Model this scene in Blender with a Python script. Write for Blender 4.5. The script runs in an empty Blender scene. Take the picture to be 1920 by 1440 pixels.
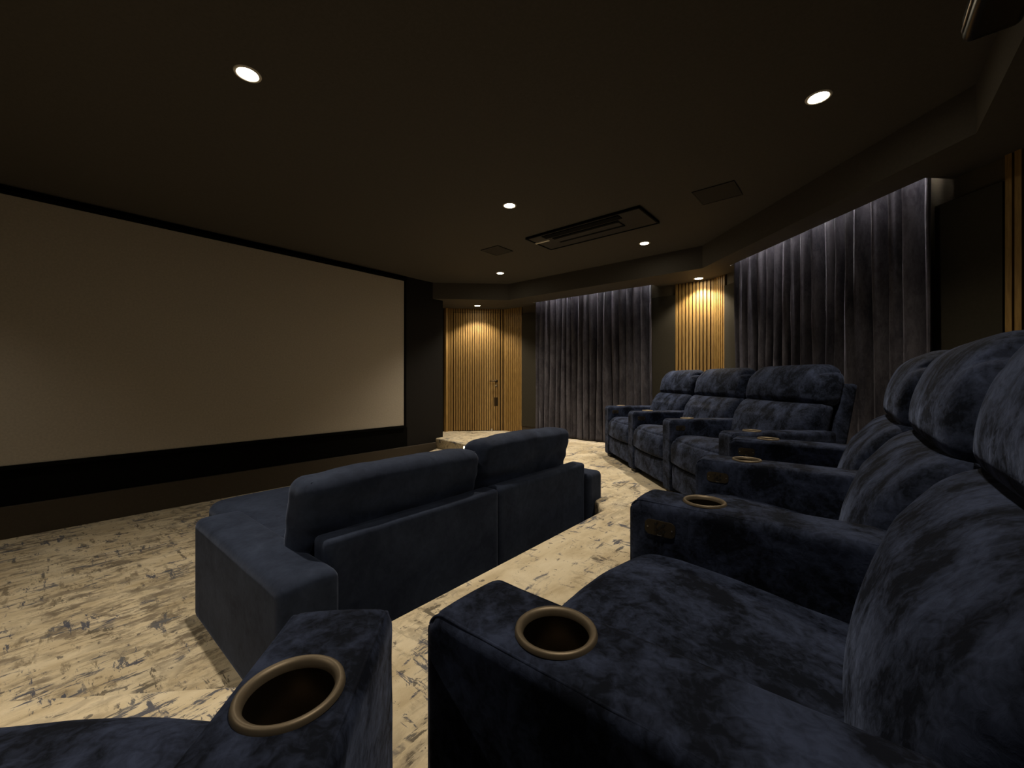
import bpy, bmesh, math, random
from mathutils import Vector, Matrix, noise
random.seed(7)
C = bpy.context.scene.collection
PI = math.pi
PZ = 0.32            # raised level
CZ = 2.82            # main ceiling
SZ = 2.56            # soffit underside

# ------------------------------------------------------------------ materials
def newmat(name):
    m = bpy.data.materials.new(name); m.use_nodes = True
    nt = m.node_tree; b = nt.nodes['Principled BSDF']
    return m, nt, b
def N(nt, t, **kw):
    n = nt.nodes.new(t)
    for k, v in kw.items(): setattr(n, k, v)
    return n
def mapping(nt, scale=(1,1,1), rot=(0,0,0), obj=True):
    tc = N(nt, 'ShaderNodeTexCoord'); mp = N(nt, 'ShaderNodeMapping')
    mp.inputs['Scale'].default_value = scale; mp.inputs['Rotation'].default_value = rot
    nt.links.new(tc.outputs['Object'], mp.inputs['Vector'])
    return mp.outputs['Vector']
def noise_n(nt, vec, scale, detail=4, rough=.55, dist=0.):
    n = N(nt, 'ShaderNodeTexNoise'); n.inputs['Scale'].default_value = scale
    n.inputs['Detail'].default_value = detail; n.inputs['Roughness'].default_value = rough
    n.inputs['Distortion'].default_value = dist
    nt.links.new(vec, n.inputs['Vector']); return n.outputs['Fac']
def ramp(nt, fac, stops):
    r = N(nt, 'ShaderNodeValToRGB'); e = r.color_ramp.elements
    while len(e) < len(stops): e.new(.5)
    for el, (p, c) in zip(e, stops):
        el.position = p; el.color = (c if len(c) == 4 else (*c, 1)) if isinstance(c, tuple) else (c, c, c, 1)
    nt.links.new(fac, r.inputs['Fac']); return r.outputs['Color']
def mixc(nt, fac, a, b):
    m = N(nt, 'ShaderNodeMix', data_type='RGBA')
    for sock, v in ((m.inputs[0], fac), (m.inputs[6], a), (m.inputs[7], b)):
        if hasattr(v, 'links') or hasattr(v, 'is_linked'): nt.links.new(v, sock)
        elif isinstance(v, tuple): sock.default_value = (*v, 1) if len(v) == 3 else v
        else: sock.default_value = v
    return m.outputs[2]
def mul(nt, a, b):
    m = N(nt, 'ShaderNodeMath', operation='MULTIPLY')
    for s, v in ((m.inputs[0], a), (m.inputs[1], b)):
        if isinstance(v, (int, float)): s.default_value = v
        else: nt.links.new(v, s)
    return m.outputs[0]
def bump(nt, b, h, strength, dist=.01):
    n = N(nt, 'ShaderNodeBump'); n.inputs['Strength'].default_value = strength; n.inputs['Distance'].default_value = dist
    nt.links.new(h, n.inputs['Height']); nt.links.new(n.outputs['Normal'], b.inputs['Normal'])

def plain(name, col, rough=.6, metal=0., spec=.5, bumpn=None):
    m, nt, b = newmat(name)
    b.inputs['Base Color'].default_value = (*col, 1); b.inputs['Roughness'].default_value = rough
    b.inputs['Metallic'].default_value = metal; b.inputs['Specular IOR Level'].default_value = spec
    v = mapping(nt)
    f = noise_n(nt, v, 60, 3)
    c = ramp(nt, f, [(.3, tuple(x*.92 for x in col)), (.7, tuple(min(1, x*1.06) for x in col))])
    nt.links.new(c, b.inputs['Base Color'])
    if bumpn: bump(nt, b, noise_n(nt, v, bumpn[0], 3), bumpn[1], .002)
    return m

def velvet(name, dark, light, sheen, tint, patch=7., stretch=(1,1,1), lo=.40, hi=.68, smin=.25):
    """crushed velvet: nap lies in patches, the sheen follows the nap"""
    m, nt, b = newmat(name)
    v = mapping(nt, stretch)
    big = noise_n(nt, v, patch, 5, .62, .6)
    fine = noise_n(nt, v, patch*7, 4, .6, .8)
    add = N(nt, 'ShaderNodeMath', operation='MULTIPLY_ADD')
    nt.links.new(fine, add.inputs[0]); add.inputs[1].default_value = .35
    nt.links.new(mul(nt, big, .75), add.inputs[2])
    nap = ramp(nt, add.outputs[0], [(lo, 0.), (hi, 1.)])
    nt.links.new(mixc(nt, nap, dark, light), b.inputs['Base Color'])
    b.inputs['Roughness'].default_value = .85
    b.inputs['Specular IOR Level'].default_value = .12
    sh = N(nt, 'ShaderNodeMapRange'); nt.links.new(nap, sh.inputs['Value'])
    sh.inputs['To Min'].default_value = sheen*smin; sh.inputs['To Max'].default_value = sheen
    nt.links.new(sh.outputs[0], b.inputs['Sheen Weight'])
    b.inputs['Sheen Roughness'].default_value = .42
    b.inputs['Sheen Tint'].default_value = (*tint, 1)
    bump(nt, b, add.outputs[0], .35, .006)
    return m

M = {}
M['recl'] = velvet('crushed_navy_velvet', (.0045,.0068,.0145), (.040,.055,.112), .24, (.45,.58,1.0), 9.5, lo=.46, hi=.70, smin=.15)
M['sofa'] = velvet('soft_navy_velvet', (.013,.019,.039), (.028,.040,.076), .22, (.52,.64,1.0), 4., lo=.42, hi=.75, smin=.6)
M['curt'] = velvet('curtain_velvet', (.028,.027,.037), (.082,.078,.095), .25, (.75,.74,.92), 9., (1,1,.35))
M['ceil'] = plain('ceiling_paint', (.078,.071,.062), .8, spec=.15)
M['wall'] = plain('wall_paint', (.040,.035,.026), .75, spec=.2)
M['wallup'] = plain('upper_wall_paint', (.10,.085,.06), .8, spec=.2)
M['black'] = plain('black_fabric', (.004,.004,.004), .95, spec=.05)
M['swall'] = plain('charcoal_wall', (.013,.012,.012), .8, spec=.15)
M['plinth'] = plain('plinth_paint', (.055,.045,.034), .7, spec=.2)
M['fabricp'] = plain('fabric_panel', (.040,.036,.027), .95, spec=.1, bumpn=(400,.3))
M['screen'] = plain('screen_cloth', (.45,.415,.365), .9, spec=.1)
M['bronze'] = plain('bronze_trim', (.20,.165,.12), .5, .6)
M['cup'] = plain('cup_bronze_dark', (.055,.043,.030), .3, .8)
M['panelm'] = plain('control_plate', (.06,.05,.035), .45, .6)
M['btn'] = plain('button_black', (.008,.008,.008), .5)
M['steel'] = plain('brushed_steel', (.55,.52,.48), .3, 1.)
M['white'] = plain('white_trim', (.75,.72,.66), .5)
M['acm'] = plain('ac_panel', (.030,.026,.022), .55)
M['acd'] = plain('ac_dark', (.004,.004,.004), .8, spec=.1)
M['label'] = plain('pale_plastic', (.75,.70,.62), .5)
M['grille'] = plain('speaker_grille', (.017,.015,.013), .8, bumpn=(700,.5))
M['proj'] = plain('projector_black', (.006,.006,.006), .35)
M['foot'] = plain('black_plastic', (.006,.006,.007), .6)

def wood():
    m, nt, b = newmat('oak_slats')
    v = mapping(nt, (14,14,1.2))
    f = noise_n(nt, v, 6, 5, .6, .4)
    c = ramp(nt, f, [(.3, (.20,.115,.032)), (.7, (.38,.235,.072))])
    nt.links.new(c, b.inputs['Base Color']); b.inputs['Roughness'].default_value = .55
    bump(nt, b, f, .15, .002)
    return m
M['wood'] = wood()
M['wback'] = plain('slat_backing', (.030,.020,.010), .9, spec=.1)

def carpet(name, rot, k=1.):
    m, nt, b = newmat(name)
    va = mapping(nt, (1.0, .38, 1.0), (0,0,rot))       # streaks one way
    vb = mapping(nt, (.36, 1.0, 1.0), (0,0,rot))       # and across
    vc = mapping(nt, (1.0,.22,1.0), (0,0,rot)); vd = mapping(nt, (.22,1.0,1.0), (0,0,rot))
    v1 = mapping(nt, (1,1,1), (0,0,rot))
    cream = ramp(nt, noise_n(nt, va, 8, 5, .62, .3), [(.32, (.50,.415,.28)), (.5, (.66,.575,.42)), (.68, (.74,.665,.52))])
    # broad taupe areas broken into streaks
    t1 = ramp(nt, noise_n(nt, va, 16, 7, .72, .25), [(.46, 0.), (.55, 1.)])
    cloud = ramp(nt, noise_n(nt, v1, 1.5, 4, .6, .5), [(.44, 0.), (.56, 1.)])
    taupe = ramp(nt, noise_n(nt, va, 9, 4), [(.35, (.15,.125,.095)), (.65, (.28,.235,.175))])
    c = mixc(nt, mul(nt, mul(nt, t1, cloud), .80*k), cream, taupe)
    t2 = ramp(nt, noise_n(nt, vb, 17, 7, .72, .3), [(.53, 0.), (.59, 1.)])
    cl2 = ramp(nt, noise_n(nt, v1, 2.4, 4, .6, .4), [(.47, 0.), (.56, 1.)])
    c = mixc(nt, mul(nt, mul(nt, t2, cl2), .70*k), c, (.20,.165,.115))
    # ink-blue and dark flecks in cross-hatched clusters
    cl3 = ramp(nt, noise_n(nt, v1, 3.6, 5, .65, .8), [(.47, 0.), (.54, 1.)])
    d1 = ramp(nt, noise_n(nt, vc, 24, 6, .72, .25), [(.555, 0.), (.585, 1.)])
    d2 = ramp(nt, noise_n(nt, vd, 24, 6, .72, .25), [(.56, 0.), (.59, 1.)])
    mx = N(nt, 'ShaderNodeMath', operation='MAXIMUM'); nt.links.new(d1, mx.inputs[0]); nt.links.new(d2, mx.inputs[1])
    ink = ramp(nt, noise_n(nt, v1, 2.2, 3), [(.44, (.045,.060,.11)), (.52, (.10,.11,.14)), (.58, (.10,.085,.065))])
    c = mixc(nt, mul(nt, mul(nt, mx.outputs[0], cl3), .9), c, ink)
    # scattered small spots
    d3 = ramp(nt, noise_n(nt, v1, 24, 4, .62, .5), [(.635, 0.), (.665, 1.)])
    c = mixc(nt, mul(nt, d3, .8), c, (.09,.085,.085))
    nt.links.new(c, b.inputs['Base Color']); b.inputs['Roughness'].default_value = .95
    b.inputs['Specular IOR Level'].default_value = .1
    b.inputs['Sheen Weight'].default_value = .15; b.inputs['Sheen Roughness'].default_value = .5
    pile = noise_n(nt, v1, 260, 3, .6)
    bump(nt, b, pile, .5, .004)
    return m
M['carpet_low'] = carpet('distressed_carpet_lower', 0.0, 1.2)
M['carpet_up'] = carpet('distressed_carpet_upper', math.radians(90), .55)

def emis(name, col, st):
    m, nt, b = newmat(name)
    b.inputs['Base Color'].default_value = (0,0,0,1)
    b.inputs['Emission Color'].default_value = (*col, 1); b.inputs['Emission Strength'].default_value = st
    return m
WARM = (1.0, .85, .64)
M['lamp'] = emis('downlight_lens', (1.0,.86,.62), 40.)
M['led'] = emis('cove_led', (1.0,.93,.86), 260.)
M['stepled'] = emis('step_led', (1.0,.86,.62), 14.)

# ------------------------------------------------------------------ helpers
def tag(o, label=None, cat=None, group=None, kind=None):
    if label: o['label'] = label
    if cat: o['category'] = cat
    if group: o['group'] = group
    if kind: o['kind'] = kind
    return o
def empty(name, loc, rz=0):
    o = bpy.data.objects.new(name, None); C.objects.link(o)
    o.location = loc; o.rotation_euler = (0,0,rz); o.empty_display_size = .1
    return o
def link(name, bm, mats, parent=None, smooth=False):
    me = bpy.data.meshes.new(name); bm.normal_update(); bm.to_mesh(me); bm.free()
    for m in (mats if isinstance(mats, (list, tuple)) else [mats]): me.materials.append(m)
    if smooth:
        for p in me.polygons: p.use_smooth = True
    o = bpy.data.objects.new(name, me); C.objects.link(o)
    if parent: o.parent = parent
    return o
def box(bm, x0, x1, y0, y1, z0, z1, mi=0, mat=None):
    vs = [bm.verts.new(Vector((x,y,z))) for x in (x0,x1) for y in (y0,y1) for z in (z0,z1)]
    if mat is not None:
        for v in vs: v.co = mat @ v.co
    for q in ((0,1,3,2),(4,6,7,5),(0,4,5,1),(2,3,7,6),(0,2,6,4),(1,5,7,3)):
        f = bm.faces.new([vs[i] for i in q]); f.material_index = mi
    return vs
def bevel(bm, w, seg=2):
    bmesh.ops.recalc_face_normals(bm, faces=bm.faces)
    bmesh.ops.bevel(bm, geom=[e for e in bm.edges], offset=w, segments=seg, profile=.5, affect='EDGES', clamp_overlap=True)
def prism(bm, pts, z0, z1):
    a = [bm.verts.new((x,y,z0)) for x,y in pts]; b = [bm.verts.new((x,y,z1)) for x,y in pts]
    n = len(pts)
    bm.faces.new(a[::-1]); bm.faces.new(b)
    for i in range(n): bm.faces.new((a[i], a[(i+1)%n], b[(i+1)%n], b[i]))
    bmesh.ops.recalc_face_normals(bm, faces=bm.faces)
def softbox(size, n, r, fn=None, center=(0,0,0)):
    """rounded box made of a grid on all six sides; fn(Vector)->Vector bends it"""
    bm = bmesh.new(); hx,hy,hz = (s/2 for s in size); nx,ny,nz = n; vd = {}
    if not isinstance(r, (tuple, list)): r = (r, r, r)
    def V(i,j,k):
        if (i,j,k) in vd: return vd[(i,j,k)]
        def coord(t, m, h, rr):
            # more rows near the rounded ends
            u = t/m*2-1
            return h*u
        p = Vector((coord(i,nx,hx,r[0]), coord(j,ny,hy,r[1]), coord(k,nz,hz,r[2])))
        q = Vector((max(-hx+r[0], min(hx-r[0], p.x)), max(-hy+r[1], min(hy-r[1], p.y)), max(-hz+r[2], min(hz-r[2], p.z))))
        d = Vector(((p.x-q.x)/r[0], (p.y-q.y)/r[1], (p.z-q.z)/r[2]))
        L = d.length
        if L > 1e-9:
            mx = max(abs(d.x), abs(d.y), abs(d.z)); d = d*(mx/L)
            p = q + Vector((d.x*r[0], d.y*r[1], d.z*r[2]))
        p = p + Vector(center)
        if fn: p = fn(p)
        vd[(i,j,k)] = bm.verts.new(p); return vd[(i,j,k)]
    for i in range(nx):
        for j in range(ny):
            bm.faces.new((V(i,j,0),V(i,j+1,0),V(i+1,j+1,0),V(i+1,j,0)))
            bm.faces.new((V(i,j,nz),V(i+1,j,nz),V(i+1,j+1,nz),V(i,j+1,nz)))
    for i in range(nx):
        for k in range(nz):
            bm.faces.new((V(i,0,k),V(i+1,0,k),V(i+1,0,k+1),V(i,0,k+1)))
            bm.faces.new((V(i,ny,k),V(i,ny,k+1),V(i+1,ny,k+1),V(i+1,ny,k)))
    for j in range(ny):
        for k in range(nz):
            bm.faces.new((V(0,j,k),V(0,j,k+1),V(0,j+1,k+1),V(0,j+1,k)))
            bm.faces.new((V(nx,j,k),V(nx,j+1,k),V(nx,j+1,k+1),V(nx,j,k+1)))
    return bm
def tube(bm, pts, r, n=8):
    rings = []
    for i, p in enumerate(pts):
        p = Vector(p); a = Vector(pts[max(0,i-1)]); b = Vector(pts[min(len(pts)-1,i+1)])
        t = (b-a).normalized(); up = Vector((0,0,1)) if abs(t.z) < .95 else Vector((1,0,0))
        s = t.cross(up).normalized(); u = s.cross(t).normalized()
        rings.append([bm.verts.new(p + s*(r*math.cos(2*PI*k/n)) + u*(r*math.sin(2*PI*k/n))) for k in range(n)])
    for a, b in zip(rings, rings[1:]):
        for k in range(n): bm.faces.new((a[k], a[(k+1)%n], b[(k+1)%n], b[k]))
    bm.faces.new(rings[0][::-1]); bm.faces.new(rings[-1])
def lathe(bm, prof, n=48, center=(0,0,0), mi=0):
    cx,cy,cz = center; rings = []
    for (r,z) in prof:
        if r < 1e-6: rings.append([bm.verts.new((cx,cy,cz+z))])
        else: rings.append([bm.verts.new((cx+r*math.cos(2*PI*k/n), cy+r*math.sin(2*PI*k/n), cz+z)) for k in range(n)])
    for a,b in zip(rings, rings[1:]):
        for k in range(n):
            q = [a[k%len(a)], a[(k+1)%len(a)], b[(k+1)%len(b)], b[k%len(b)]]
            q = list(dict.fromkeys(q))
            if len(q) > 2: f = bm.faces.new(q); f.material_index = mi
def copy_tree(o, parent=None):
    c = o.copy(); C.objects.link(c); c.parent = parent
    for ch in [x for x in bpy.data.objects if x.parent == o]: copy_tree(ch, c)
    return c

# ------------------------------------------------------------------ room shell
SX = -5.19
YC = 1.745
def mir(pts): return [(x, 2*YC-y) for x,y in pts][::-1]
outer = [(SX,4.40),(-5.75,4.40),(-5.75,4.90),(-4.95,5.70),(-1.38,5.70),(1.0,3.32)]
outer_all = outer + mir(outer)
def struct(name, bm, m, smooth=False, parent=None):
    o = link(name, bm, m, parent, smooth)
    if not parent: o['kind'] = 'structure'
    return o
bm = bmesh.new(); box(bm, -5.9, 1.3, -2.5, 6.0, -.12, 0); struct('floor', bm, M['carpet_low'])
# raised level with a soft carpeted nose
PM = 1.60
front = [(SX,4.25),(-4.98,4.235),(-4.10,4.09),(-2.79,4.09),(-1.41,2.71),(-1.41,2*PM-2.71),(-2.6,-.70),(-4.1,-.86),(-4.98,-1.0),(SX,-1.0)]
plat = front[::-1] + [(SX,4.42),(-5.9,4.42),(-5.9,5.9),(1.2,5.9),(1.2,-2.4),(-5.9,-2.4),(-5.9,-.95),(SX,-.95)][0:8]
pts = [(SX+.0,-1.0),(-4.98,-1.0),(-4.1,-.86),(-2.6,-.70),(-1.41,2*PM-2.71),(-1.41,2.71),(-2.79,4.09),(-4.10,4.09),(-4.98,4.235),(SX,4.25),
       (SX,4.38),(-5.9,4.38),(-5.9,5.9),(1.2,5.9),(1.2,-2.4),(-5.9,-2.4),(-5.9,-.92),(SX,-.92)]
bm = bmesh.new(); prism(bm, pts, 0.0, PZ)
ed = [e for e in bm.edges if all(abs(v.co.z-PZ) < 1e-4 for v in e.verts) and all(v.co.x > SX-.01 and v.co.x < -1.3 for v in e.verts)]
bmesh.ops.bevel(bm, geom=ed, offset=.025, segments=4, profile=.5, affect='EDGES')
struct('floor_raised', bm, M['carpet_up'])
bm = bmesh.new(); prism(bm, [(-5.0,3.93),(-3.3,3.78),(-3.3,4.085),(-4.10,4.085),(-4.98,4.23),(-5.15,4.245)], 0, .16)
ed = [e for e in bm.edges if all(abs(v.co.z-.16) < 1e-4 for v in e.verts)]
bmesh.ops.bevel(bm, geom=ed, offset=.02, segments=3, profile=.5, affect='EDGES')
struct('floor_step', bm, M['carpet_up'])
bm = bmesh.new(); box(bm, -5.9, 1.3, -2.5, 6.0, CZ, CZ+.12); struct('ceiling', bm, M['ceil'])

def wall(name, a, b, z0=0, z1=CZ, th=.12, m=None):
    a = Vector((*a,0)); b = Vector((*b,0)); d = (b-a).normalized(); n = Vector((-d.y, d.x, 0))  # n points outward (left of a->b)
    bm = bmesh.new(); prism(bm, [tuple((a)[:2]), tuple((b)[:2]), tuple((b+n*th)[:2]), tuple((a+n*th)[:2])], z0, z1)
    return struct(name, bm, m or M['wall'])
wall('wall_screen', (SX,-.91), (SX,4.40), m=M['swall'])
wall('wall_alcove', (SX-.12,4.40), (-5.75,4.40), m=M['wall'])
wall('wall_door', (-5.75,4.90), (-4.95,5.70), m=M['wback'])
wall('wall_alcove_end', (-5.75,4.40), (-5.75,4.90))
wall('wall_far', (-4.95,5.70), (-1.38,5.70), m=M['wallup'])
wall('wall_corner', (-1.38,5.70), (1.0,3.32), m=M['wallup'])
wall('wall_right', (1.0,3.32), (1.0,.17))
wall('wall_rear_corner', (1.0,.17), (-1.38,-2.21))
wall('wall_near', (-1.38,-2.21), (-4.95,-2.21))
wall('wall_near_corner', (-4.95,-2.21), (-5.75,-1.41))
wall('wall_near_alcove', (-5.75,-1.41), (SX-.1,-.91))

# soffit: chamfered frame with two curtain slots left open
C0 = Vector((-1.38,5.70)); E1 = Vector((.70711,-.70711)); N1 = Vector((-.70711,-.70711))
def CH(s, n): p = C0 + E1*s + N1*n; return (p.x, p.y)
inner_far_y = 5.05
kx = -1.36; lx = -4.33
bm = bmesh.new()
def pz(pts): prism(bm, pts, SZ, CZ+.01)
# door corner
pz([(-5.3,4.08),(-5.3,4.40),(-5.80,4.40),(-5.80,4.95),(-5.0,5.75),(-4.95,5.50),(lx-.0,5.50),(lx,inner_far_y)])
# far strip, room side of the slot
LIPY = 5.505
mitre_lip = (-1.38-.195*.4142, LIPY)
pz([(lx,inner_far_y),(lx,LIPY),mitre_lip,(kx,inner_far_y)])
pz([(-5.0,LIPY),(-5.0,5.75),(-4.16,5.75),(-4.16,LIPY)])
pz([(-2.12,LIPY),(-2.12,5.75),(-1.38,5.75),mitre_lip])
# chamfer strip
kc = (1.0-.515, 3.205)
pz([mitre_lip, CH(3.28,.195), kc, (kx,inner_far_y)])
pz([mitre_lip, (-1.38,5.75), CH(.60,-.05), CH(.60,.195)])
pz([CH(2.63,.195), CH(2.63,-.05), CH(3.42,-.05), CH(3.28,.195)])
# right strip and the rest of the frame behind the camera
pz([kc, CH(3.28,.195), CH(3.40,-.05), (1.05,.10), (kc[0], 2*YC-3.205)])
pz([(kc[0], 2*YC-3.205), (1.05,.10), (-1.38,-2.26), (kx, 2*YC-5.05)])
pz([(kx, 2*YC-5.05), (-1.38,-2.26), (-5.0,-2.26), (-5.8,-1.4), (-5.8,-.9), (-5.25,-.9), (-5.25,-.6), (lx, 2*YC-5.05)])
struct('ceiling_soffit', bm, M['ceil'])

# screen wall plinth, baseboards
bm = bmesh.new(); box(bm, SX, SX+.035, -.99, 4.235, 0, .255); bevel(bm, .004); struct('baseboard_screen', bm, M['plinth'])
def wbox(name, a, b, z0, z1, th, m, extra=None):
    a = Vector(a); b = Vector(b); d = (b-a).normalized(); n = Vector((d.y,-d.x))   # inward
    o = bmesh.new(); prism(o, [tuple(a), tuple(b), tuple(b+n*th), tuple(a+n*th)], z0, z1)
    return o
for nm,a,b in (('baseboard_far',(-4.55,5.70),(-1.88,5.70)),('baseboard_corner',CH(.24,0),CH(2.90,0))):
    struct(nm, wbox(nm,a,b,PZ,PZ+.12,.018,None), M['plinth'])

# fabric panels beside the curtains
def fpanel(a, b, label):
    o = link('fabric_wall_panel', wbox('p',a,b,PZ+.12,2.415,.03,None), M['fabricp'])
    tag(o, label, 'wall panel', 'dark fabric panels beside the curtains'); return o
fpanel((-4.55,5.70),(-4.16,5.70), 'narrow dark brown fabric wall panel between the slatted door corner and the far curtain')
fpanel((-2.25,5.70),(-1.88,5.70), 'dark brown fabric wall panel between the far curtain and the lit oak slats')
fpanel(CH(.24,0),CH(.66,0), 'greenish dark fabric wall panel between the lit oak slats and the large curtain')
fpanel(CH(2.55,0),CH(2.90,0), 'dark fabric wall panel right of the large curtain, above the recliner headrests')

# ------------------------------------------------------------------ oak slats
def slats(bm, a, b, z0, z1, pitch=.0435, w=.030, th=.022, off=.0, backing=True):
    a = Vector(a); b = Vector(b); L = (b-a).length; d = (b-a)/L; n = Vector((d.y,-d.x))
    k = max(1, round(L/pitch)); p = L/k
    for i in range(k):
        s0 = (i+.5)*p - w/2; q0 = a+d*s0+n*off; q1 = a+d*(s0+w)+n*off
        vs = [(*q0,), (*q1,), (*(q1+n*th),), (*(q0+n*th),)]
        prism_fast(bm, vs, z0, z1, 0)
    if backing: prism_fast(bm, [tuple(a), tuple(b), tuple(b+n*(off+.004)), tuple(a+n*(off+.004))], z0, z1, 1)
def prism_fast(bm, pts, z0, z1, mi):
    A = [bm.verts.new((x,y,z0)) for x,y in pts]; B = [bm.verts.new((x,y,z1)) for x,y in pts]; n = len(pts)
    fs = [bm.faces.new(A[::-1]), bm.faces.new(B)]
    for i in range(n): fs.append(bm.faces.new((A[i], A[(i+1)%n], B[(i+1)%n], B[i])))
    for f in fs: f.material_index = mi
def DW(s): return (-5.75+.70711*s, 4.90+.70711*s)      # along the door wall
sL, sR, sE = .17, 1.03, 1.131
bm = bmesh.new()
slats(bm, DW(0.0), DW(sL), PZ, SZ); slats(bm, DW(sR), DW(sE), PZ, SZ); slats(bm, DW(sL), DW(sR), 2.495, SZ)
bmesh.ops.recalc_face_normals(bm, faces=bm.faces)
o = link('slatted_wall_panel', bm, [M['wood'], M['wback']])
tag(o, 'narrow vertical oak slats framing the slatted door in the corner', 'wall panel', 'oak slat wall cladding')
bm = bmesh.new(); slats(bm, (-4.95,5.70), (-4.55,5.70), PZ, SZ); bmesh.ops.recalc_face_normals(bm, faces=bm.faces)
tag(link('slatted_wall_panel', bm, [M['wood'], M['wback']]), 'oak slat wall panel just right of the slatted door, beside the far curtain', 'wall panel', 'oak slat wall cladding')
bm = bmesh.new(); slats(bm, (-1.88,5.70), (-1.385,5.70), PZ, SZ); bmesh.ops.recalc_face_normals(bm, faces=bm.faces)
tag(link('slatted_wall_panel', bm, [M['wood'], M['wback']]), 'brightly lit wide oak slat panel between the two curtains, left of the room corner', 'wall panel', 'oak slat wall cladding')
bm = bmesh.new(); slats(bm, CH(.005,0), CH(.24,0), PZ, SZ); bmesh.ops.recalc_face_normals(bm, faces=bm.faces)
tag(link('slatted_wall_panel', bm, [M['wood'], M['wback']]), 'brightly lit narrow oak slat panel just right of the room corner between the curtains', 'wall panel', 'oak slat wall cladding')
bm = bmesh.new(); slats(bm, CH(2.90,0), CH(3.36,0), PZ, SZ); bmesh.ops.recalc_face_normals(bm, faces=bm.faces)
tag(link('slatted_wall_panel', bm, [M['wood'], M['wback']]), 'dim oak slat panel at the far right edge above the headrests', 'wall panel', 'oak slat wall cladding')
# jamb strip at the alcove edge
bm = bmesh.new(); box(bm, -5.72,-5.66,4.87,4.93,PZ,SZ); bevel(bm,.003)
struct('trim_1', bm, M['wood'])

bm = bmesh.new(); slats(bm, DW(sL+.004), DW(sR-.004), PZ+.012, 2.487, off=.002)
bmesh.ops.recalc_face_normals(bm, faces=bm.faces)
door = struct('door_1', bm, [M['wood'], M['wback']])
bm = bmesh.new()
hp = Vector((*DW(.952), 1.235)); nin = Vector((.70711,-.70711,0)); dd = Vector((.70711,.70711,0))
mrot = Matrix.Translation(hp) @ Matrix(((dd.x,nin.x,0,0),(dd.y,nin.y,0,0),(0,0,1,0),(0,0,0,1)))
def disc_y(bm, cx, cz, r, y0, y1, mat, n=20):
    ra = [bm.verts.new(mat @ Vector((cx+r*math.cos(2*PI*k/n), y0, cz+r*math.sin(2*PI*k/n)))) for k in range(n)]
    rb = [bm.verts.new(mat @ Vector((cx+r*math.cos(2*PI*k/n), y1, cz+r*math.sin(2*PI*k/n)))) for k in range(n)]
    for k in range(n): bm.faces.new((ra[k], ra[(k+1)%n], rb[(k+1)%n], rb[k]))
    bm.faces.new(ra[::-1]); bm.faces.new(rb)
disc_y(bm, 0,0,.026,.022,.032,mrot); disc_y(bm,0,0,.010,.03,.075,mrot)
tube(bm, [mrot@Vector((.005,.07,0)), mrot@Vector((-.03,.072,0)), mrot@Vector((-.12,.07,0))], .009, 10)
bmesh.ops.recalc_face_normals(bm, faces=bm.faces)
link('door_handle', bm, M['cup'], door, True)
bm = bmesh.new(); disc_y(bm, 0,-.09,.02,.022,.03,mrot); bmesh.ops.recalc_face_normals(bm, faces=bm.faces)
link('keyhole_cover', bm, M['bronze'], door, True)
bm = bmesh.new(); box(bm, -.035,.035,.022,.026,-.46,-.30, 0, mrot); bmesh.ops.recalc_face_normals(bm, faces=bm.faces)
link('dark_plate', bm, M['wback'], door)
bm = bmesh.new(); p = DW(.87); lathe(bm, [(0,.0),(.016,0),(.016,.03),(.010,.045),(0,.046)], 16, (p[0]+.06,p[1]-.06,PZ))
tag(link('door_stop', bm, M['steel'], None, True), 'tiny shiny metal door stop on the carpet before the slatted door', 'door stop')

# ------------------------------------------------------------------ projection screen
scr = empty('projection_screen', (SX+.02, 1.745, .58)); tag(scr, 'large grey-white projection screen with thin black frame on the dark left wall', 'screen')
y0,y1,z0,z1 = -.24,3.62,.583,2.735
def loc(bm): bmesh.ops.translate(bm, verts=bm.verts, vec=(-SX-.02,-1.745,-.58)); return bm
bm = bmesh.new(); box(bm, SX+.028, SX+.036, y0, y1, z0, z1); link('screen_surface', loc(bm), M['screen'], scr)
bm = bmesh.new(); w = .035
for (a,b,c,d) in ((y0-w,y1+w,z1,z1+w),(y0-w,y1+w,z0-w,z0),(y0-w,y0,z0,z1),(y1,y1+w,z0,z1)): box(bm, SX+.002, SX+.045, a, b, c, d)
link('screen_frame', loc(bm), M['black'], scr)
# black masking cloth below and above
bm = bmesh.new(); box(bm, SX, SX+.004, -.9, 3.7, .255, z0-w); struct('trim_2', bm, M['black'])
bm = bmesh.new(); box(bm, SX, SX+.004, -.9, 3.7, z1+w, CZ); struct('trim_3', bm, M['black'])

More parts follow.
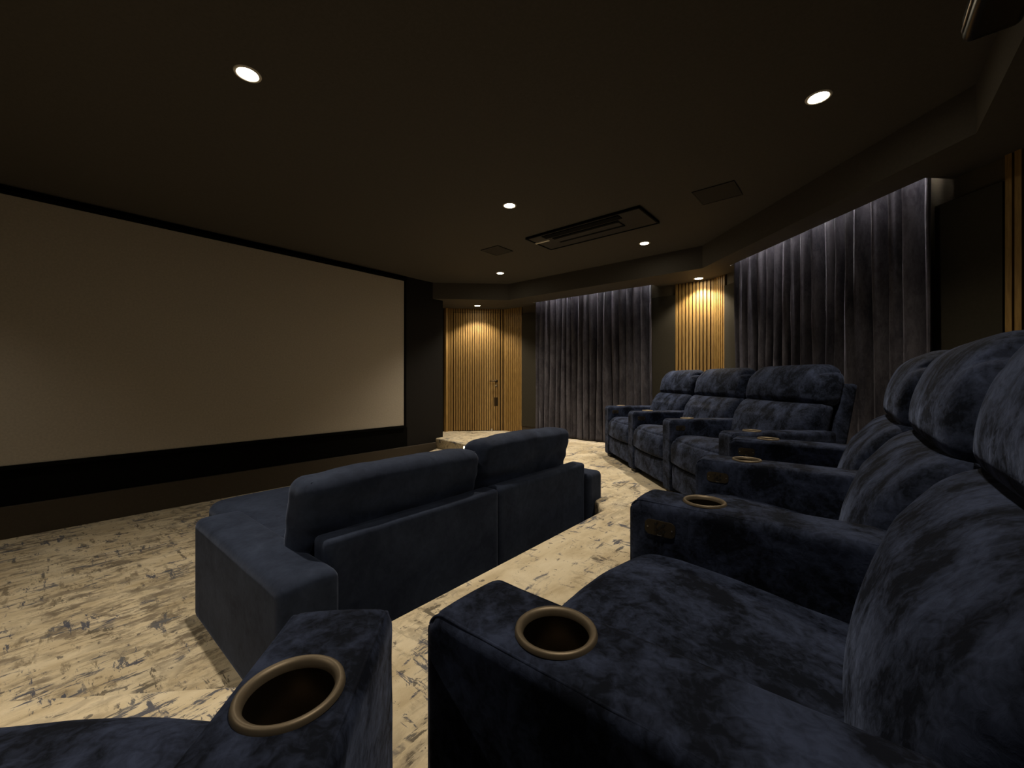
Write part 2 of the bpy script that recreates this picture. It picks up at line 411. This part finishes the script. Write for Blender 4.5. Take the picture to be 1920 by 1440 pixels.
# ------------------------------------------------------------------ curtains
def curtain(name, org, ex, en, length, label, seed, nf, ztop=2.775, zbot=PZ+.012, n0=.100):
    """org: wall point, ex: along the wall, en: into the room"""
    rnd = random.Random(seed); bm = bmesh.new()
    # fold phase table
    ws = [rnd.uniform(.7,1.3) for _ in range(nf)]; tot = sum(ws); cum = [0]
    for wv in ws: cum.append(cum[-1]+wv/tot)
    amp = [rnd.uniform(.050,.072) for _ in range(nf)]
    amp2 = [rnd.uniform(.6,1.5) for _ in range(nf)]
    per = 14; nzr = 46; cols = nf*per
    grid = []
    for c in range(cols+1):
        i = min(nf-1, c//per); f = (c - i*per)/per
        u = cum[i] + (cum[i+1]-cum[i])*f
        col = []
        for k in range(nzr+1):
            t = k/nzr                       # 0 top
            z = ztop + (zbot-ztop)*t
            A = amp[i]*(1-.25*t) ; ph = 2*PI*f
            nn = n0 + A*math.cos(ph + .5*math.sin(t*3+i*1.7)*t) * (1+.15*math.sin(t*5+i)) 
            nn += .012*t*math.sin(u*37+seed) + .006*noise.noise(Vector((u*60, z*2.5, seed)))
            uu = (u-.5)*(1+.035*t*t)*length + length/2
            uu += .026*math.sin(ph)*(.6+.4*t) + .012*t*amp2[i]*math.sin(i*2.1+t*2.2)
            nn = max(.022, min(.172 if t < .12 else .26, nn))
            p = Vector(org) + Vector(ex)*uu + Vector(en)*nn
            col.append(bm.verts.new((p.x, p.y, z)))
        grid.append(col)
    for a,b in zip(grid, grid[1:]):
        for k in range(nzr): bm.faces.new((a[k], a[k+1], b[k+1], b[k]))
    bmesh.ops.recalc_face_normals(bm, faces=bm.faces)
    o = link(name, bm, M['curt'], None, True)
    sm = o.modifiers.new('thickness', 'SOLIDIFY'); sm.thickness = .004
    tag(o, label, 'curtain', 'velvet curtains'); return o
curtain('velvet_curtain', (-4.14,5.70), (1,0), (0,-1), 1.99, 'grey-navy velvet curtain on the far wall, lit along its top, left of the oak slats', 3, 18)
curtain('velvet_curtain', CH(.65,0), tuple(E1), tuple(N1), 1.965, 'larger dark velvet curtain on the angled wall behind the far recliners', 11, 17)

# curtain tracks and cove strips inside the slots
def cove(a, b, n, label):
    a = Vector(a); b = Vector(b); n = Vector(n)
    bm = bmesh.new(); prism(bm, [tuple(a), tuple(b), tuple(b-n*.012), tuple(a-n*.012)], 2.795, 2.803)
    tag(link('cove_light_strip', bm, M['led']), label, 'light strip', 'light strips hidden above the curtains')
cove((-4.14,5.52),(-2.14,5.52),(0,-1),'warm light strip hidden in the ceiling slot above the far curtain')
cove(CH(.62,.18),CH(2.61,.18),tuple(N1),'warm light strip hidden in the ceiling slot above the large curtain')

# ------------------------------------------------------------------ downlights
def make_downlight():
    r = empty('downlight', (0,0,0))
    bm = bmesh.new(); lathe(bm, [(.044,.012),(.046,-.002),(.052,-.005),(.060,-.003),(.062,.0),(.062,.003)], 40)
    link('trim_ring', bm, M['white'], r, True)
    bm = bmesh.new(); lathe(bm, [(.0,-.0015),(.045,-.0015),(.045,.004)], 40)
    link('lamp_lens', bm, M['lamp'], r, True)
    return r
DL = [((-2.36,.72,CZ),'downlight in the main ceiling nearest the screen, at the upper left of the photo',1.0),
      ((-2.36,2.77,CZ),'downlight in the main ceiling left of the air conditioner',1.0),
      ((-3.97,4.45,CZ),'small far downlight in the main ceiling nearest the slatted door',1.3),
      ((-1.84,4.53,CZ),'downlight in the main ceiling below the air conditioner in the photo',1.0),
      ((-.155,2.80,CZ),'downlight in the main ceiling above the centre recliners, at the upper right',.55),
      ((-5.07,5.08,SZ),'downlight in the lowered ceiling in front of the slatted door',1.0),
      ((-1.535,5.53,SZ),'downlight in the lowered ceiling above the oak slats between the curtains',1.0)]
HID = [((-3.97,-.96,CZ)),((-1.84,-1.04,CZ)),((-.155,.70,CZ)),((-4.5,2.8,CZ))]
proto = make_downlight()
LP = 82.
def spot(p, power, ang=120, blend=.9, r=.03):
    l = bpy.data.lights.new('downlight_beam', 'SPOT'); l.energy = power; l.color = WARM
    l.spot_size = math.radians(ang); l.spot_blend = blend; l.shadow_soft_size = r
    o = bpy.data.objects.new('downlight_beam', l); C.objects.link(o); o.location = (p[0],p[1],p[2]-.012)
    return o
for i,(p,lab,pw) in enumerate(DL):
    o = proto if i == 0 else copy_tree(proto)
    o.location = (p[0],p[1],p[2]-.001); tag(o, lab, 'ceiling light', 'recessed round ceiling downlights')
    spot(p, LP*pw*(.62 if p[2] == SZ else 1), 118 if p[2]==SZ else 112, .5 if p[2]==SZ else .9)
for p,k in zip(HID[:3],(.30,.8,.45)): spot(p, LP*k, 112)

# ------------------------------------------------------------------ ceiling fittings
ac = empty('air_conditioner', (-2.115,3.75,CZ)); tag(ac, 'long dark cassette air conditioner with slot louvres flush in the ceiling', 'air conditioner')
bm = bmesh.new(); box(bm, -.64,.64,-.235,.235,-.018,-.001); bevel(bm,.006); link('ceiling_panel', bm, M['acm'], ac)
bm = bmesh.new()
for (a,b,c,d) in ((-.645,.645,-.243,-.225),(-.645,.645,.228,.243),(-.645,-.63,-.243,.243),(.63,.645,-.243,.243)): box(bm,a,b,c,d,-.024,-.001)
link('panel_border', bm, M['acd'], ac)
bm = bmesh.new(); box(bm, -.46,.42,-.20,-.115,-.026,-.016); link('air_intake', bm, M['acd'], ac)
bm = bmesh.new(); box(bm, -.40,.36,-.085,-.06,-.026,-.016); link('air_slot', bm, M['acd'], ac)
bm = bmesh.new(); box(bm, -.40,.36,.04,.085,-.026,-.016); link('air_outlet', bm, M['acd'], ac)
bm = bmesh.new(); box(bm, -.40,.36,-.055,.035,-.032,-.018); bevel(bm,.005); link('louvre', bm, M['acm'], ac)
bm = bmesh.new(); box(bm, -.645,-.46,-.075,-.045,-.028,-.018); link('display_strip', bm, M['label'], ac); 
def grille(x,y,s,label):
    g = empty('ceiling_speaker', (x,y,CZ)); tag(g, label, 'speaker', 'square ceiling speakers')
    bm = bmesh.new(); box(bm,-s,s,-s,s,-.006,-.001); link('speaker_grille', bm, M['grille'], g)
    bm = bmesh.new(); t=.008
    for (a,b,c,d) in ((-s-t,s+t,-s-t,-s),(-s-t,s+t,s,s+t),(-s-t,-s,-s,s),(s,s+t,-s,s)): box(bm,a,b,c,d,-.008,-.001)
    link('grille_frame', bm, M['grille'], g)
grille(-.88,3.70,.15,'square dark speaker grille in the ceiling right of the air conditioner')
grille(-3.30,3.64,.13,'square dark speaker grille in the ceiling left of the air conditioner')
pj = empty('ceiling_projector', (.10,2.06,2.62)); tag(pj, 'black ceiling projector with a highlight modelled along one edge at the top right corner of the photo', 'projector')
bm = softbox((.15,.50,.12),(16,24,10),.025,None,(.29,.03,0)); link('projector_body', bm, M['proj'], pj, True)
bm = bmesh.new(); tube(bm, [(.212,-.2,-.025),(.212,0,-.027),(.212,.18,-.027),(.213,.235,-.024),(.222,.268,-.018)], .005, 8); link('edge_highlight', bm, M['steel'], pj, True)  # pale tube stands in for the bright highlight along the body edge
bm = bmesh.new(); box(bm,.27,.31,-.02,.02,.05,.20); box(bm,.23,.35,-.06,.06,.188,.20); link('ceiling_mount', bm, M['foot'], pj)
# step light in the landing riser
sl = empty('step_light', (-4.36,4.13,.25)); sl.rotation_euler.z = math.atan2(4.09-4.235, -4.10+4.98)
tag(sl, 'small square glowing step light in the riser beside the door landing', 'step light')
bm = bmesh.new()
for (a,b,c,d) in ((-.05,.05,.035,.045),(-.05,.05,-.045,-.035),(-.05,-.04,-.035,.035),(.04,.05,-.035,.035)): box(bm,a,b,-.014,.004,c,d)
link('light_frame', bm, M['steel'], sl)
bm = bmesh.new(); box(bm,-.04,.04,-.008,.004,-.035,.035); link('light_lens', bm, M['stepled'], sl)

# ------------------------------------------------------------------ recliners
ARMW = .145; ARMT = .62; CUPX = .18
def corner_round(p, x0, z1, R):
    cx, cz = x0+R, z1-R
    if p.x < cx and p.z > cz:
        vx, vz = p.x-cx, p.z-cz; L = math.hypot(vx,vz)
        if L > 1e-9:
            k = max(abs(vx),abs(vz))/L; p = Vector((cx+vx*k, p.y, cz+vz*k))
    return p
def wr(p, seed, amp, f=7):
    return amp*(noise.noise(Vector((p.x*f, p.y*f, p.z*f+seed))) + .5*noise.noise(Vector((p.x*f*2.6, p.y*f*2.6, p.z*f*2.6+seed))))
def arm_mesh():
    L = .69
    def fn(p):
        p = corner_round(p, 0, ARMT, .036)
        if p.z > .3: p.z += .003*math.cos(p.y/ARMW*PI)
        a = wr(p, 3, .0025, 6)
        p.y += a*(1 if p.y > 0 else -1); p.x += a*.5
        return p
    bm = softbox((L,ARMW,ARMT-.035),(120,26,64),.020,fn,(L/2,0,(ARMT+.035)/2))
    # cup hole
    dead = [f for f in bm.faces if f.calc_center_median().z > ARMT-.03 and math.hypot(f.calc_center_median().x-CUPX, f.calc_center_median().y) < .0465]
    bmesh.ops.delete(bm, geom=dead, context='FACES')
    for v in bm.verts:
        if v.is_boundary and v.co.z > ARMT-.03:
            d = Vector((v.co.x-CUPX, v.co.y)); L2 = d.length
            if L2 > 1e-6 and L2 < .06: d = d/L2*.0475; v.co.x = CUPX+d.x; v.co.y = d.y
    return bm
def make_arm(parent, y, first):
    """armrest with cup holder and control plate, shared mesh data"""
    seen = False
    a = bpy.data.objects.new('armrest', ARM['arm']); C.objects.link(a); a.parent = parent; a.location = (0,y,0)
    for nm in ('cup_holder','control_panel','piping','foot','foot'):
        if nm == 'control_panel' and first: continue
        c = bpy.data.objects.new(nm, ARM[nm]); C.objects.link(c); c.parent = a
        if nm == 'foot':
            c.location.x = .065 if not seen else .62; seen = True
    return a
ARM = {}
def mesh_of(bm, name, mats, smooth=True):
    me = bpy.data.meshes.new(name); bmesh.ops.recalc_face_normals(bm, faces=bm.faces); bm.to_mesh(me); bm.free()
    for m in mats: me.materials.append(m)
    if smooth:
        for p in me.polygons: p.use_smooth = True
    return me
ARM['arm'] = mesh_of(arm_mesh(), 'armrest', [M['recl']])
bm = bmesh.new()
lathe(bm, [(.0535,.000),(.0525,.0045),(.050,.0065),(.0465,.0055),(.0435,.0025),(.0425,-.004)], 64, (CUPX,0,ARMT+.0025), 0)
lathe(bm, [(.0425,-.004),(.0415,-.03),(.041,-.066)], 64, (CUPX,0,ARMT+.0025), 1)
lathe(bm, [(.041,-.066),(.036,-.071),(0,-.072)], 64, (CUPX,0,ARMT+.0025), 0)  # lighter bronze floor paints in the glint at the cup bottom
ARM['cup_holder'] = mesh_of(bm, 'cup_holder', [M['bronze'], M['cup']])
def rounded_plate(bm, cx, cz, w, h, r, y0, y1, mi=0):
    pts = []
    for (sx,sz,a0) in ((1,1,0),(-1,1,90),(-1,-1,180),(1,-1,270)):
        for k in range(7):
            a = math.radians(a0+k*15); pts.append((cx+sx*(w/2-r)+r*math.cos(a), cz+sz*(h/2-r)+r*math.sin(a)))
    A = [bm.verts.new((x,y0,z)) for x,z in pts]; B = [bm.verts.new((x,y1,z)) for x,z in pts]
    f = [bm.faces.new(A), bm.faces.new(B[::-1])]
    for i in range(len(pts)): f.append(bm.faces.new((A[i],B[i],B[(i+1)%len(pts)],A[(i+1)%len(pts)])))
    for q in f: q.material_index = mi
bm = bmesh.new(); PX, PZZ = .088, .553; yf = -ARMW/2
rounded_plate(bm, PX, PZZ, .080, .040, .014, yf-.004, yf+.004, 0)
for (dx,dz) in ((-.010,.011),(.010,.011),(0,.002),(-.010,-.006),(.010,-.006),(0,-.012)):
    I = Matrix.Identity(4); n0 = len(bm.faces)
    disc_y(bm, PX+dx, PZZ+dz, .0036, yf-.0075, yf-.003, I, 12)
    bm.faces.ensure_lookup_table()
    for f in bm.faces[n0:]: f.material_index = 1
for dx in (-.032,.032):
    n0 = len(bm.faces); disc_y(bm, PX+dx, PZZ, .0022, yf-.005, yf-.003, Matrix.Identity(4), 10)
    bm.faces.ensure_lookup_table()
    for f in bm.faces[n0:]: f.material_index = 2
n0 = len(bm.faces); box(bm, PX-.006, PX+.006, yf-.0048, yf-.003, PZZ-.0185, PZZ-.0170); bm.faces.ensure_lookup_table()
for f in bm.faces[n0:]: f.material_index = 2
ARM['control_panel'] = mesh_of(bm, 'control_panel', [M['panelm'], M['btn'], M['steel']], False)
bm = bmesh.new()
for s in (-1,1):
    pts = []
    yy = s*(ARMW/2-.010)
    pts += [(.67-.02*i, yy, ARMT-.0045) for i in range(0,31)]
    for k in range(0,13):
        a = math.radians(90+k*90/12); pts.append((.036+.0325*math.cos(a), yy, ARMT-.036+.0325*math.sin(a)))
    pts += [(.0035, yy, z) for z in (.56,.50,.4,.3,.2,.1,.06)]
    tube(bm, pts, .0028, 6)
ARM['piping'] = mesh_of(bm, 'piping', [M['recl']])
bm = bmesh.new(); box(bm, -.035,.035,-.055,.055,.0,.05)
ARM['foot'] = mesh_of(bm, 'foot', [M['foot']], False)

def lean(p, z0=.40, k=.20, x=.0):
    return Vector((p.x + (p.z-z0)*k + x, p.y, p.z))
def chair_meshes(pitch, key):
    W = pitch-ARMW-.012; WB = pitch-.018; d = {}
    def seat(p):
        p = corner_round(p, .0, .495, .11)
        if p.z > .38 and p.x < .6: p.z += .022*math.cos(p.y/W*PI*.9)*min(1,max(0,(p.x)/.2)) 
        if p.x > .15 and p.z > .35: p.z -= .05*min(1,(p.x-.15)/.4)
        if p.x < .12: p.x -= .035*math.cos(p.y/W*PI*.9)
        p.z += wr(p, 9, .004, 5); return p
    d['seat_cushion'] = mesh_of(softbox((.62,W,.225),(56,46,24),(.03,.03,.03),seat,(.31,0,.3825)), 'seat_cushion', [M['recl']])
    def fr(p):
        if p.x < .06: p.x -= .012*math.cos(p.y/W*PI*.9)*math.cos((p.z-.165)/.2*PI*.8)
        p.x += wr(p, 4, .003, 6); return p
    d['footrest_panel'] = mesh_of(softbox((.09,W,.20),(10,40,18),.025,fr,(.055,0,.162)), 'footrest_panel', [M['recl']])
    bm = bmesh.new(); box(bm, .10,.80,-W/2,W/2,.04,.272); d['base'] = mesh_of(bm, 'base', [M['foot']], False)
    def lumb(p):
        # p in upright frame: x thickness, z height .38 - .80
        t = (p.z-.38)/.42
        side = max(0., 1-abs(p.y/(WBl/2))**3)
        if p.x < 0:
            p.x -= .055*math.sin(PI*min(1,max(0,t*.80+.16)))*side
            p.x += .05*max(0,t-.72)/.28*1.0
        a = wr(p, 21, .004, 4) + .002*noise.noise(Vector((p.y*3, p.z*22, 5)))
        if p.x < 0: p.x -= a
        p.z += wr(p, 2, .003, 4)
        q = lean(p, .40, .22, .60); return q
    WBl = WB-.02
    d['backrest'] = mesh_of(softbox((.20,WBl,.42),(16,56,44),(.07,.06,.05),lumb,(0,0,.59)), 'backrest', [M['recl']])
    def head(p):
        t = (p.z-.775)/.24
        # rounded top corners
        R = .14; hy = WBl/2
        cy, cz = hy-R, 1.04-R
        if abs(p.y) > cy and p.z > cz:
            vy, vz = abs(p.y)-cy, p.z-cz; L = math.hypot(vy,vz)
            if L > 1e-9:
                k = max(vy,vz)/L; p = Vector((p.x, math.copysign(cy+vy*k, p.y), cz+vz*k))
        side = max(0., 1-abs(p.y/(WBl/2))**4)
        if p.x < 0: p.x -= .035*math.sin(PI*min(1,max(0,t*.9+.05)))*side
        p.z += .012*side*(1 if t > .5 else 0)*t
        a = wr(p, 31, .003, 4) + .0012*noise.noise(Vector((p.y*22, p.z*4, 8)))
        if p.x < 0: p.x -= a
        return lean(p, .40, .22, .650)
    d['headrest'] = mesh_of(softbox((.17,WBl,.27),(16,60,30),(.06,.05,.06),head,(0,0,.905)), 'headrest', [M['recl']])
    def shell(p): return lean(p, .40, .20, .0)
    d['back_shell'] = mesh_of(softbox((.10,WB-.012,.84),(8,30,40),.022,shell,(.765,0,.50)), 'back_shell', [M['recl']])
    return d
def recliner(x, y, rz, meshes, pitch, label, group, both=False):
    r = empty('recliner', (x,y,PZ), rz); tag(r, label, 'recliner', group)
    for nm in ('seat_cushion','footrest_panel','base','backrest','headrest','back_shell'):
        o = bpy.data.objects.new(nm, meshes[nm]); C.objects.link(o); o.parent = r
    make_arm(r, pitch/2, False)
    if both: make_arm(r, -pitch/2, True)
    return r
p1 = .718; m1 = chair_meshes(p1, 'c')
rc = math.radians(0.8)
cen = [(-.467,.440),(-.497,1.155),(-.525,1.870),(-.555,2.62)]
labs = ['nearest navy velvet recliner of the centre row, its open seat filling the lower right corner',
        'middle navy velvet recliner of the centre row, just beyond the nearest seat',
        'third navy velvet recliner of the centre row, mostly hidden behind the middle one']
for k in range(3):
    ax, ay = cen[k]; bx, by = cen[k+1]
    recliner((ax+bx)/2, (ay+by)/2, rc, m1, p1, labs[k], 'centre row of recliners', k == 0)
p2 = .825; m2 = chair_meshes(p2, 'f')
far = [(-.63,2.82),(-1.203,3.413),(-1.776,4.006),(-2.349,4.60)]
labs = ['navy velvet recliner of the angled far row that stands next to the centre row',
        'middle navy velvet recliner of the angled far row, in front of the large curtain',
        'end navy velvet recliner of the angled far row, nearest the far curtain']
for k in range(3):
    ax, ay = far[k]; bx, by = far[k+1]
    recliner((ax+bx)/2, (ay+by)/2, math.radians(44), m2, p2, labs[k], 'angled far row of recliners', k == 0)
p3 = .72
nx, ny = -.578+.7071*-.36, .305+.7071*-.36
recliner(nx, ny, math.radians(-45), m1, p1, 'navy velvet recliner in the lower left foreground, cup holder arm and seat front showing', 'angled near row of recliners', True)

# ------------------------------------------------------------------ sofa
so = empty('sofa', (-2.3,1.78,0)); tag(so, 'deep two-seat navy velvet sofa seen from behind on the lower carpet', 'sofa')
def sl_(bm): bmesh.ops.translate(bm, verts=bm.verts, vec=(2.3,-1.78,0)); return bm
def sarm(ya, yb, x0, x1, seed):
    def fn(p):
        a = wr(p, seed, .003, 4); p.z += a if p.z > .3 else 0; 
        if p.z > .4: p.z += .008*math.sin(PI*min(1,max(0,(p.y-ya)/(yb-ya))))
        return p
    return sl_(softbox((x1-x0, yb-ya, .515),(60,22,28),(.035,.035,.04),fn,((x0+x1)/2,(ya+yb)/2,.2775)))
link('armrest', sarm(.562,.785,-2.66,-1.525,1), M['sofa'], so, True)
link('armrest', sarm(2.78,2.985,-2.66,-1.56,2), M['sofa'], so, True)
for (ya,yb) in ((.765,1.795),(1.80,2.80)):
    def fn(p, ya=ya, yb=yb):
        p.z += wr(p, ya, .003, 4) if p.z > .5 else 0; return p
    link('back_panel', sl_(softbox((.12,yb-ya,.60),(10,50,30),(.022,.022,.022),fn,(-1.67,(ya+yb)/2,.32))), M['sofa'], so, True)
for (ya,yb) in ((.765,1.795),(1.80,2.80)):
    def fn(p, ya=ya, yb=yb):
        e = max(0,1-abs((p.y-(ya+yb)/2)/((yb-ya)/2))**4)
        if p.z > .36 and p.x > -3.3: p.z += .018*e
        p.z += wr(p, ya+7, .004, 3)
        # big rounded front outer corner
        return p
    link('seat_cushion', sl_(softbox((1.55,yb-ya,.20),(60,40,12),(.10,.08,.05),fn,(-2.545,(ya+yb)/2,.35))), M['sofa'], so, True)
bm = bmesh.new(); box(bm, -3.27,-1.74,.80,2.79,.03,.26); bevel(bm,.02); link('seat_base', sl_(bm), M['sofa'], so)
for (fx,fy) in ((-3.2,.9),(-3.2,2.7),(-1.8,.9),(-1.8,2.7)):
    bm = bmesh.new(); box(bm, fx-.04,fx+.04,fy-.04,fy+.04,0,.035); link('foot', sl_(bm), M['foot'], so)
def bcush(ya, yb, seed, ztop):
    w = yb-ya; h = ztop-.43
    def fn(p):
        u = (p.y-(ya+yb)/2)/(w/2); t = (p.z-.43)/h
        e = max(0,1-abs(u)**3)*max(0,math.sin(PI*min(1,max(0,t))))
        p.x += (.035*e)*(1 if p.x > 0 else -1)
        p.z += .02*(1-u*u)*t
        crease = .015*noise.noise(Vector((p.y*5, p.z*16, seed)))*math.sin(PI*min(1,max(0,t)))
        p.x += crease*(1 if p.x > 0 else -1) + wr(p, seed, .005, 4)
        p.z += .006*noise.noise(Vector((p.y*9, p.x*5, seed)))*t
        return Vector((p.x + (t-.0)*.10 - 1.90, p.y, p.z))
    return sl_(softbox((.22, w, h),(24,60,30),(.085,.06,.06),fn,(0,(ya+yb)/2,.43+h/2)))
c1 = link('back_cushion', bcush(.725,1.755,4,.845), M['sofa'], so, True)
c2 = link('back_cushion', bcush(1.77,2.75,9,.885), M['sofa'], so, True)
def seam(ya, yb, ztop, par):
    bm = bmesh.new(); pts = []
    for k in range(40):
        u = -0.93+1.86*k/39; y = (ya+yb)/2+u*(yb-ya)/2
        t = 1; pts.append((-1.90+.10+.062, y, ztop-.012+.02*(1-u*u)))
    tube(bm, pts, .004, 6); link('piping', sl_(bm), M['sofa'], par, True)
seam(.725,1.755,.845,c1); seam(1.77,2.75,.885,c2)

# ------------------------------------------------------------------ world, camera
w = bpy.data.worlds.new('world'); w.use_nodes = True; bpy.context.scene.world = w
w.node_tree.nodes['Background'].inputs['Color'].default_value = (.5,.55,.7,1)
w.node_tree.nodes['Background'].inputs['Strength'].default_value = 0.0
cam = bpy.data.cameras.new('camera'); co = bpy.data.objects.new('camera', cam); C.objects.link(co)
co.location = (0,0,1.27)
th = math.atan2(644, 765)
co.rotation_euler = (PI/2, 0, th)
cam.sensor_width = 36; cam.lens = 765/1920*36; cam.shift_y = -9/1920; cam.clip_start = .02
sc = bpy.context.scene; sc.camera = co
sc.view_settings.view_transform = 'Standard'; sc.view_settings.look = 'None'
sc.view_settings.gamma = 1; sc.view_settings.use_curve_mapping = False
sc.view_settings.exposure = 0.6
sc.cycles.max_bounces = 8
